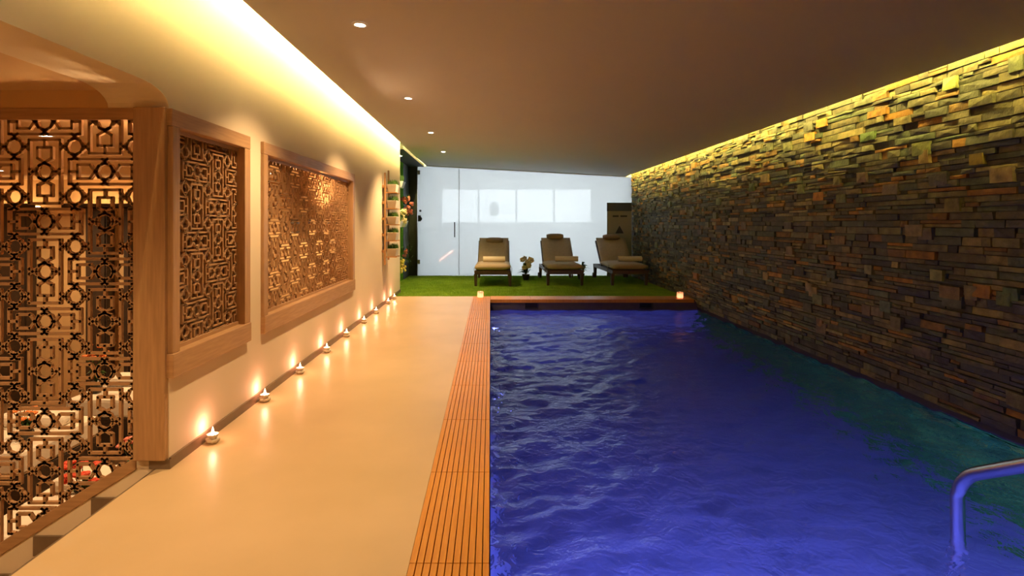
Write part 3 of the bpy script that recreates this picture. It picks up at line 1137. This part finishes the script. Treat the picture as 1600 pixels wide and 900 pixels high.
def bouquet(name, loc, label, petal, group, n=11, r=0.12, pot=None, h=0.16):
    rr = random.Random(hash(label) % 1000 if False else len(label) + int(loc[1] * 10))
    t = thing(name, label, 'flowers', loc, 0, group)
    mm = MB()
    mm.lathe([(0.0, 0.0), (0.05, 0.0), (0.065, 0.06), (0.045, 0.12), (0.055, 0.14), (0.045, 0.135), (0.0, 0.1)], 16)
    mm.build('vase', pot or M['pot_dark'], t)
    heads, stems, leaves = MB(), MB(), MB()
    for k in range(n):
        a = rr.uniform(0, 2 * PI)
        q = r * math.sqrt(rr.uniform(0.02, 1))
        c = (q * math.cos(a), q * math.sin(a), 0.16 + h * rr.uniform(0.3, 1.0))
        for p in range(5):
            b = 2 * PI * p / 5 + k
            heads.ball((c[0] + 0.022 * math.cos(b), c[1] + 0.022 * math.sin(b), c[2]), 0.022, 1, 1, 0.55, 6, 4)
        heads.ball(c, 0.018, 1, 1, 1, 6, 4)
        stems.tube([(0, 0, 0.1), (c[0] * 0.6, c[1] * 0.6, c[2] * 0.7), c], 0.003, 4)
    for k in range(9):
        a = rr.uniform(0, 2 * PI)
        L = rr.uniform(0.7, 1.1) * r
        c, s = math.cos(a), math.sin(a)
        z = 0.14 + rr.uniform(0, h * 0.5)
        leaves.add([(0, 0, 0.12), (c * L * 0.5 - s * 0.025, s * L * 0.5 + c * 0.025, z + 0.02), (c * L, s * L, z - 0.01), (c * L * 0.5 + s * 0.025, s * L * 0.5 - c * 0.025, z + 0.02)], [(0, 1, 2, 3)])
    heads.build('blossoms', petal, t)
    stems.build('stems', M['leaf'], t)
    leaves.build('leaves', M['leaf'], t)
    return t


def daybed(loc, w, l, label):
    t = thing('daybed', label, 'daybed', loc, 0, 'white daybeds behind the screen')
    mm = MB(); mm.box(-w / 2, w / 2, -l / 2, l / 2, 0.12, 0.5); mm.build('base', M['dark_wood'], t, bevel=0.01)
    mm = MB(); mm.box(-w / 2 - 0.01, w / 2 + 0.01, -l / 2 - 0.01, l / 2 + 0.01, 0.5, 0.72); mm.build('mattress', M['linen'], t, bevel=0.04)
    for sx in (-1, 1):
        for sy in (-1, 1):
            mm = MB(); mm.box(sx * (w / 2 - 0.06) - 0.03, sx * (w / 2 - 0.06) + 0.03, sy * (l / 2 - 0.06) - 0.03, sy * (l / 2 - 0.06) + 0.03, 0, 0.12)
            mm.build('leg', M['dark_wood'], t)
    mm = MB(); mm.box(-w / 2 + 0.1, w / 2 - 0.1, l / 2 - 0.4, l / 2 - 0.08, 0.72, 0.83); mm.build('pillow', M['linen'], t, bevel=0.04)


daybed((-4.25, 7.1, -1.5), 1.3, 0.9, 'white daybed behind the screen, the far one near the post')
daybed((-4.60, 5.6, -1.5), 0.9, 1.0, 'white daybed behind the middle of the screen')
daybed((-3.0, 4.2, -1.5), 0.8, 1.0, 'white daybed right behind the sloping rail of the screen')
bouquet('flower_vase', (-4.72, 6.9, -0.78), 'orange flowers in a dark vase on the far white daybed', M['petal_orange'], 'flowers behind the screen', h=0.5)
bouquet('flower_vase', (-4.35, 5.4, -0.78), 'orange blossoms in a vase on the middle white daybed', M['petal_orange'], 'flowers behind the screen')
bouquet('flower_vase', (-2.9, 4.1, -0.78), 'red flowers in a vase right behind the sloping rail', M['petal_red'], 'flowers behind the screen')
bouquet('flower_vase', (-2.72, 4.45, -0.78), 'pinkish flowers in a vase behind the foot of the post', M['petal_pink'], 'flowers behind the screen', h=0.22)


# ------------------------------------------------------------ downlights
def downlight(name, loc, label, power, group, tilt=0.0, size=1.8):
    t = thing(name, label, 'downlight', loc, 0, group)
    t.rotation_euler = (0, tilt, 0)
    mm = MB(); mm.lathe([(0.034, -0.001), (0.034, -0.006), (0.05, -0.006), (0.053, 0.0)], 24); mm.build('trim_ring', M['white'], t)
    mm = MB(); mm.lathe([(0.0, -0.003), (0.034, -0.003)], 24); mm.build('lens', M['lamp_disc'], t)
    ld = bpy.data.lights.new('lamp', 'SPOT')
    ld.energy = power
    ld.color = WARM
    ld.spot_size = size
    ld.spot_blend = 0.7
    ld.shadow_soft_size = 0.03
    lo = bpy.data.objects.new('lamp', ld)
    COL.objects.link(lo)
    lo.parent = t
    lo.location = (0, 0, -0.02)
    return t


xd = -0.884
lab = ['behind the camera, over the walkway', 'overhead at the near end of the walkway', 'nearest one in view', 'second one in view', 'third one in view', 'farthest one, close to the glass']
for i, y in enumerate((-0.7, 1.6, 3.91, 6.21, 8.57, 10.86)):
    downlight('ceiling_downlight', (xd, y, zc(xd) - 0.001), 'small warm ceiling downlight, ' + lab[i], DOWNLIGHT * (0.45, 0.5, 0.85, 1, 1, 1)[i], 'downlights in a row over the walkway', tilt=math.atan(0.05385))
dl = downlight('ceiling_downlight', (-3.415, 4.4, 1.929), 'downlight seen through the top of the openwork screen', BEYOND_LIGHT, 'downlights behind the screen', size=2.0)
dl.scale = (1.5, 1.5, 1.5)
downlight('ceiling_downlight', (-6.3, 7.4, 1.929), 'downlight over the dark cabinets behind the screen', BEYOND_LIGHT, 'downlights behind the screen', size=2.6)
downlight('ceiling_downlight', (-3.0, 7.8, 1.929), 'downlight behind the wide fretwork window', BEYOND_LIGHT * 1.2, 'downlights behind the screen', size=2.6)
downlight('ceiling_downlight', (-2.9, 1.6, 1.929), 'downlight over the stairs', BEYOND_LIGHT * 0.45, 'downlights behind the screen', size=2.4)


downlight('ceiling_downlight', (-1.80, 11.5, 2.599), 'tiny unseen spot added under the dark soffit to brighten the green niche', 75, 'added niche spot', size=2.2)  # spot added to brighten the top of the niche


# ------------------------------------------------------------ candles
def votive(i, x, y, label):
    t = thing('votive_candle', label, 'candle', (x, y, 0), rnd.uniform(0, 1), 'votive candles along the cream wall')
    t.scale = (0.82, 0.82, 1.12)
    mm = MB(); mm.lathe([(0.0, 0.0), (0.026, 0.0), (0.042, 0.012), (0.044, 0.026), (0.036, 0.024), (0.0, 0.02)], 32, scallop=0.10, lobes=8); mm.build('saucer', M['glaze'], t)
    mm = MB(); mm.lathe([(0.018, 0.022), (0.03, 0.034), (0.040, 0.046), (0.036, 0.047), (0.022, 0.036), (0.0, 0.034)], 32, scallop=0.08, lobes=8); mm.build('cup', M['glaze'], t)
    mm = MB(); mm.lathe([(0.0, 0.034), (0.009, 0.042), (0.011, 0.052), (0.006, 0.068), (0.0, 0.084)], 12); mm.build('flame', M['flame'], t)
    ld = bpy.data.lights.new('glow', 'POINT')
    ld.energy = CANDLE
    ld.color = (1.0, 0.36, 0.24)
    ld.shadow_soft_size = 0.015
    lo = bpy.data.objects.new('glow', ld)
    COL.objects.link(lo)
    lo.parent = t
    lo.location = (0, 0, 0.088)


cpx = [(329, 692), (409.5, 627.5), (464.5, 584), (504, 551), (535.5, 526.5), (562, 505), (580, 490), (599, 475), (609, 467.5)]
ordn = ['nearest the camera', 'second nearest', 'third nearest', 'fourth nearest', 'fifth nearest', 'fourth from the turf', 'third from the turf', 'second from the turf', 'beside the turf']
for i, (px, py) in enumerate(cpx):
    y = EYE * F / (py - 349)
    x = max((px - 766) * y / F, XL + 0.06)
    votive(i, x, y, 'lit votive candle at the foot of the cream wall, ' + ordn[i])


def pillar(x, y, label):
    t = thing('pillar_candle', label, 'candle', (x, y, 0.006), 0, 'pillar candles on the pool corners')
    mm = MB(); mm.lathe([(0.0, 0.0), (0.046, 0.0), (0.05, 0.01), (0.05, 0.095), (0.044, 0.1), (0.036, 0.07), (0.0, 0.055)], 24); mm.build('wax', M['wax'], t)
    mm = MB(); mm.lathe([(0.0, 0.06), (0.008, 0.066), (0.009, 0.075), (0.0, 0.10)], 10); mm.build('flame', M['flame'], t)
    ld = bpy.data.lights.new('glow', 'POINT')
    ld.energy = CANDLE * 0.8
    ld.color = (1.0, 0.35, 0.18)
    ld.shadow_soft_size = 0.012
    lo = bpy.data.objects.new('glow', ld)
    COL.objects.link(lo)
    lo.parent = t
    lo.location = (0, 0, 0.085)
    ld = bpy.data.lights.new('inner_glow', 'POINT')
    ld.energy = CANDLE * 0.5
    ld.color = (1.0, 0.45, 0.30)
    ld.shadow_soft_size = 0.02
    lo = bpy.data.objects.new('inner_glow', ld)
    COL.objects.link(lo)
    lo.parent = t
    lo.location = (0, 0, 0.03)


pillar(-0.165, 9.7, 'glowing pillar candle on the deck corner nearer the walkway')
pillar(3.17, 9.62, 'glowing pillar candle on the pool edge beside the stone wall')


# ------------------------------------------------------------ loungers
def lounger(x, y, label, rz=0.0):
    t = thing('sun_lounger', label, 'sun lounger', (x, y, 0), rz, 'sun loungers in front of the frosted glass')
    hw, L = 0.34, 1.95
    # side rails with slight upward sweep
    for s in (-1, 1):
        mm = MB(); mm.box(s * hw - 0.02, s * hw + 0.02, 0.0, L, 0.24, 0.31); mm.build('side_rail', M['lounge_wood'], t, bevel=0.006)
    mm = MB(); mm.box(-hw, hw, 0.0, 0.04, 0.235, 0.315); mm.build('front_rail', M['lounge_wood'], t, bevel=0.006)
    mm = MB(); mm.box(-hw, hw, L - 0.04, L, 0.24, 0.31); mm.build('rear_rail', M['lounge_wood'], t, bevel=0.006)
    for s in (-1, 1):
        for yy in (0.06, L - 0.16):
            mm = MB()
            a = s * hw
            mm.hexa([(a - 0.025, yy + 0.01, 0), (a + 0.025, yy + 0.01, 0), (a + 0.025, yy + 0.06, 0), (a - 0.025, yy + 0.06, 0),
                     (a - 0.035, yy - 0.02, 0.245), (a + 0.035, yy - 0.02, 0.245), (a + 0.035, yy + 0.08, 0.245), (a - 0.035, yy + 0.08, 0.245)])
            mm.build('leg', M['lounge_wood'], t, bevel=0.005)
    for s in (-1, 1):
        mm = MB(); mm.tube([(s * (hw + 0.06), L - 0.16, 0.06), (s * (hw + 0.038), L - 0.16, 0.06)], 0.06, 18)
        mm.build('wheel', M['lounge_wood'], t)
    mm = MB()
    for k in range(12):
        yy = 0.06 + k * 0.095
        mm.box(-hw + 0.02, hw - 0.02, yy, yy + 0.07, 0.30, 0.318)
    mm.build('seat_slats', M['lounge_wood'], t)
    hinge = 1.18
    ang = math.radians(40)
    R = Matrix.Translation((0, hinge, 0.32)) @ Matrix.Rotation(ang, 4, 'X')
    mm = MB()
    for s in (-1, 1):
        mm.box(s * (hw - 0.01) - 0.018, s * (hw - 0.01) + 0.018, 0.0, 0.80, -0.02, 0.03, R)
    for k in range(7):
        mm.box(-hw + 0.03, hw - 0.03, 0.05 + k * 0.108, 0.12 + k * 0.108, -0.005, 0.012, R)
    mm.build('back_frame', M['lounge_wood'], t, bevel=0.004)
    e = R @ Vector((0, 0.5, -0.02))
    mm = MB()
    for s in (-1, 1):
        mm.tube([(s * 0.2, e.y, e.z), (s * 0.2, e.y + 0.16, 0.29)], 0.014, 8)
    mm.build('prop', M['lounge_wood'], t)
    # cushions, softly filled
    def cushion(name, w, y0, y1, th, mtx, z0):
        mm = MB()
        nx_, ny_ = 8, 14
        vs, fs = [], []
        for side in (0, 1):
            for j in range(ny_ + 1):
                for i in range(nx_ + 1):
                    u, v = i / nx_ * 2 - 1, j / ny_ * 2 - 1
                    ed = (1 - abs(u) ** 6) * (1 - abs(v) ** 10)
                    zz = z0 + th / 2 + (1 if side else -1) * th / 2 * (0.45 + 0.55 * ed)
                    p = Vector((u * w / 2, y0 + (y1 - y0) * (v + 1) / 2, zz))
                    vs.append(tuple(mtx @ p) if mtx else tuple(p))
        n = (nx_ + 1) * (ny_ + 1)
        for j in range(ny_):
            for i in range(nx_):
                a = j * (nx_ + 1) + i
                fs.append((a, a + nx_ + 1, a + nx_ + 2, a + 1))
                fs.append((n + a, n + a + 1, n + a + nx_ + 2, n + a + nx_ + 1))
        rim = [j * (nx_ + 1) for j in range(ny_ + 1)]
        rim = [i for i in range(nx_ + 1)] + [j * (nx_ + 1) + nx_ for j in range(1, ny_ + 1)] + [ny_ * (nx_ + 1) + i for i in range(nx_ - 1, -1, -1)] + [j * (nx_ + 1) for j in range(ny_ - 1, 0, -1)]
        for k in range(len(rim)):
            a, b = rim[k], rim[(k + 1) % len(rim)]
            fs.append((a, b, n + b, n + a))
        mm.add(vs, fs)
        mm.smooth = True
        return mm.build(name, M['cushion'], t)
    cushion('seat_cushion', 0.70, -0.03, hinge + 0.02, 0.13, None, 0.315)
    cushion('back_cushion', 0.66, -0.0, 0.82, 0.09, R, 0.03)
    # tie straps
    mm = MB()
    for s in (-1, 1):
        mm.tube([(s * 0.35, 0.35, 0.40), (s * 0.385, 0.37, 0.33), (s * 0.38, 0.38, 0.24), (s * 0.36, 0.38, 0.22)], 0.006, 6)
    mm.build('tie_strap', M['cushion'], t)
    return t, R, hw


specs = [
    (0.05, 11.38, 'taupe cushioned sun lounger standing nearest the glass door', -0.02, 0.70, 0.13, 0.05, 0.0, 0.30),
    (1.50, 11.48, 'taupe cushioned sun lounger in the middle of the three', -0.0, 0.80, 0.155, -0.02, 0.08, 0.31),
    (2.80, 11.50, 'taupe cushioned sun lounger standing against the stone wall', 0.02, 0.78, 0.15, -0.03, 0.12, 0.33),
]
pl_lab = ['dark neck pillow on the lounger nearest the glass door', 'dark neck pillow on top of the middle lounger', 'dark neck pillow on the lounger against the stone wall']
tw_lab = ['rolled cream towel on the lounger nearest the glass door', 'rolled cream towel on the middle lounger, its end loose', 'rolled cream towel on the lounger against the stone wall']
for i, (x, y, label, rz, py_, pz_, pdx, tdx, tw) in enumerate(specs):
    t, R, hw = lounger(x, y, label, rz)
    # pillow
    p = R @ Vector((pdx, py_, pz_))
    mm = MB()
    seg = 14
    prof = []
    nn = 10
    vs, fs = [], []
    hl = 0.19
    for a in range(nn + 1):
        u = a / nn * 2 - 1
        rr = 0.062 * (1 - 0.35 * abs(u) ** 4)
        for k in range(seg):
            th = 2 * PI * k / seg
            vs.append((u * hl, rr * 1.25 * math.cos(th), rr * 0.85 * math.sin(th)))
    for a in range(nn):
        for k in range(seg):
            q, s = a * seg + k, a * seg + (k + 1) % seg
            fs.append((q, s, s + seg, q + seg))
    fs.append(tuple(range(seg)))
    fs.append(tuple(range(nn * seg, (nn + 1) * seg)))
    mm.add(vs, fs)
    mm.smooth = True
    o = mm.build('neck_pillow', M['pillow'])
    o.location = (x + p.x, y + p.y, p.z)
    o.rotation_euler = (math.radians(40), 0, [-0.05, 0.03, 0.0][i])
    tag(o, pl_lab[i], 'pillow', 'neck pillows on the loungers')
    # towel roll: a spiral
    mm = MB()
    hl = [0.23, 0.24, 0.25][i]
    turns, npt = 3.2, 60
    outer, inner = [], []
    for k in range(npt + 1):
        th = 2 * PI * turns * k / npt
        rr = 0.012 + (0.062 - 0.012) * k / npt
        outer.append((rr * math.cos(th), rr * math.sin(th)))
        inner.append(((rr - 0.011) * math.cos(th), (rr - 0.011) * math.sin(th)))
    vs, fs = [], []
    for s_ in (-1, 1):
        for q in outer:
            vs.append((s_ * hl, q[0], q[1]))
        for q in inner:
            vs.append((s_ * hl, q[0], q[1]))
    n1 = npt + 1
    for k in range(npt):
        fs.append((k, k + 1, 2 * n1 + k + 1, 2 * n1 + k))
        fs.append((n1 + k, 3 * n1 + k, 3 * n1 + k + 1, n1 + k + 1))
        fs.append((k, n1 + k, n1 + k + 1, k + 1))
        fs.append((2 * n1 + k, 2 * n1 + k + 1, 3 * n1 + k + 1, 3 * n1 + k))
    fs.append((npt, 2 * n1 + npt, 3 * n1 + npt, n1 + npt))
    mm.add(vs, fs)
    o = mm.build('rolled_towel', M['towel'])
    o.location = (x + tdx + 0.03, y + 0.66, 0.315 + 0.128 + 0.058)
    o.rotation_euler = (0, 0, [0.0, -0.06, 0.0][i])
    tag(o, tw_lab[i], 'towel', 'rolled towels on the loungers')


# ------------------------------------------------------------ plants on the turf
def orchid(x, y, label, n, h, seed):
    rr = random.Random(seed)
    t = thing('potted_orchid', label, 'potted plant', (x, y, -0.012), 0, 'potted orchids on the turf')
    mm = MB(); mm.lathe([(0.0, 0.0), (0.06, 0.0), (0.085, 0.13), (0.09, 0.14), (0.08, 0.14), (0.0, 0.12)], 20); mm.build('pot', M['pot_dark'], t)
    stems, heads, leaves = MB(), MB(), MB()
    for k in range(n):
        a = rr.uniform(0, 2 * PI)
        q = rr.uniform(0.02, 0.16)
        c = Vector((q * math.cos(a), q * math.sin(a), h * rr.uniform(0.5, 1.0)))
        stems.tube([(0, 0, 0.12), (c.x * 0.3, c.y * 0.3, c.z * 0.7), tuple(c)], 0.004, 5)
        for p in range(5):
            b = 2 * PI * p / 5 + a
            heads.ball((c.x + 0.032 * math.cos(b), c.y - 0.01, c.z + 0.032 * math.sin(b)), 0.028, 1, 0.35, 1, 7, 5)
    for k in range(12):
        a = rr.uniform(0, 2 * PI)
        L = rr.uniform(0.12, 0.24)
        z = 0.16 + rr.uniform(-0.02, 0.20)
        c, s = math.cos(a), math.sin(a)
        wd = 0.035
        leaves.add([(0, 0, 0.13), (c * L * .5 - s * wd, s * L * .5 + c * wd, z + .04), (c * L, s * L, z), (c * L * .5 + s * wd, s * L * .5 - c * wd, z + .04)], [(0, 1, 2, 3)])
    stems.build('stems', M['leaf'], t)
    heads.build('blossoms', M['petal_cream'], t)
    leaves.build('leaves', M['leaf'], t)


orchid(0.79, 12.75, 'cream flowering orchid in a dark pot between the first two loungers', 14, 0.50, 4)
orchid(2.03, 12.9, 'low cream orchid in a dark pot between the middle lounger and the stone wall lounger', 7, 0.34, 8)

# ------------------------------------------------------------ ladder planter on the wall
lad = thing('wall_ladder', 'slim pine ladder rack hung on the cream wall beside the niche', 'plant rack', (XL, 8.75, 0))
for dy, dz in ((0.0, 0.0), (0.30, 0.06)):
    mm = MB(); mm.box(0.03, 0.055, dy - 0.02, dy + 0.02, 0.62 + dz, 2.02 + dz); mm.build('rail', M['ladder'], lad, bevel=0.003)
pot_z = [1.81, 1.565, 1.32, 1.075, 0.83]
for z in pot_z:
    mm = MB(); mm.box(0.0, 0.032, -0.03, 0.33, z - 0.02, z + 0.02); mm.build('rung', M['ladder'], lad, bevel=0.002)
    mm = MB(); mm.box(0.055, 0.22, 0.0, 0.02, z - 0.10, z - 0.085); mm.box(0.055, 0.22, 0.28, 0.30, z - 0.10, z - 0.085); mm.build('bracket', M['ladder'], lad)
pos = ['topmost', 'second from the top', 'middle', 'fourth from the top', 'lowest']
src = None
for i, z in enumerate(pot_z):
    if src is None:
        src = thing('herb_pot', '', 'potted plant', (0, 0, 0), 0, 'herb pots on the ladder rack')
        mm = MB()
        mm.hexa([(-0.055, -0.12, 0), (0.055, -0.12, 0), (0.055, 0.12, 0), (-0.055, 0.12, 0), (-0.075, -0.14, 0.12), (0.075, -0.14, 0.12), (0.075, 0.14, 0.12), (-0.075, 0.14, 0.12)])
        mm.build('pot', M['pot_white'], src, bevel=0.004)
        mm = MB()
        rr = random.Random(2)
        for k in range(260):
            x, y = rr.uniform(-0.065, 0.065), rr.uniform(-0.13, 0.13)
            h = rr.uniform(0.04, 0.085)
            a = rr.uniform(0, 6.28)
            dx, dy = math.cos(a) * 0.006, math.sin(a) * 0.006
            mm.add([(x - dx, y - dy, 0.115), (x + dx, y + dy, 0.115), (x + rr.uniform(-.02, .02), y + rr.uniform(-.02, .02), 0.12 + h)], [(0, 1, 2)])
        o = mm.build('foliage', M['herb'], src)
        c = src
    else:
        c = copy_tree(src)
    c.location = (XL + 0.14, 8.90, z - 0.085)
    c['label'] = 'cream box pot of green herbs on the wall ladder, %s' % pos[i]

# niche contents
for i, (y, z, rx, lb) in enumerate(((11.9, 1.98, 0.35, 'tilted white wall planter high in the green niche'), (12.3, 1.17, 0.1, 'white trough planter at mid height in the green niche'), (11.6, 1.17, 0.1, 'white trough planter in the green niche next to the cream wall end'))):
    t = thing('wall_planter', lb, 'planter', (-1.86, y, z), 0, 'white planters in the green niche')
    mm = MB()
    mm.hexa([(-0.07, -0.13, 0), (0.05, -0.13, 0), (0.05, 0.13, 0), (-0.07, 0.13, 0), (-0.08, -0.16, 0.13), (0.09, -0.16, 0.13), (0.09, 0.16, 0.13), (-0.08, 0.16, 0.13)])
    mm.build('trough', M['white'], t, bevel=0.005)
    mm = MB()
    mm.box(-0.075, 0.08, -0.15, 0.15, 0.10, 0.125)
    mm.build('soil', M['pot_dark'], t)
    mm = MB()
    rr = random.Random(i + 20)
    for k in range(70):
        x, yy = rr.uniform(-0.06, 0.07), rr.uniform(-0.14, 0.14)
        a = rr.uniform(0, 6.28)
        mm.add([(x, yy, 0.12), (x + 0.03 * math.cos(a), yy + 0.03 * math.sin(a), 0.17), (x + 0.02, yy + rr.uniform(-.04, .04), 0.12 + rr.uniform(0.08, 0.16)), (x - 0.03 * math.cos(a), yy - 0.03 * math.sin(a), 0.16)], [(0, 1, 2, 3)])
    mm.build('leaves', M['leaf'], t)


def niche_flowers(y, z, label, petal, n, r):
    rr = random.Random(int(y * 100))
    t = thing('flower_bunch', label, 'flowers', (-1.85, y, z), 0, 'flower bunches in the green niche')
    heads, leaves = MB(), MB()
    for k in range(n):
        c = (rr.uniform(-0.05, 0.13), rr.uniform(-r, r), rr.uniform(-r, r))
        heads.ball(c, rr.uniform(0.035, 0.055), 1, 1, 0.8, 8, 5)
        for p in range(4):
            a = rr.uniform(0, 6.28)
            heads.ball((c[0] + 0.03, c[1] + 0.04 * math.cos(a), c[2] + 0.04 * math.sin(a)), 0.028, 1, 1, 1, 6, 4)
    for k in range(40):
        c = Vector((rr.uniform(-0.08, 0.12), rr.uniform(-r, r) * 1.2, rr.uniform(-r, r) * 1.2))
        d = Vector((rr.uniform(-1, 1), rr.uniform(-1, 1), rr.uniform(-1, 1))) * 0.07
        e = Vector((rr.uniform(-1, 1), rr.uniform(-1, 1), rr.uniform(-1, 1))) * 0.025
        leaves.add([tuple(c), tuple(c + d * .5 + e), tuple(c + d), tuple(c + d * .5 - e)], [(0, 1, 2, 3)])
    heads.build('blossoms', petal, t)
    leaves.build('leaves', M['leaf'], t)


niche_flowers(12.5, 1.62, 'pink blossoms at eye height in the green niche near the glass', M['petal_pink'], 9, 0.17)
niche_flowers(11.75, 1.42, 'cream yellow blossoms in the green niche at mid height', M['petal_cream'], 7, 0.13)
niche_flowers(11.7, 0.45, 'large yellow blossoms low in the green niche above the turf', M['petal_yellow'], 9, 0.18)
niche_flowers(12.6, 0.55, 'dark leafy bunch with few blossoms low in the niche beside the glass', M['petal_pink'], 2, 0.2)
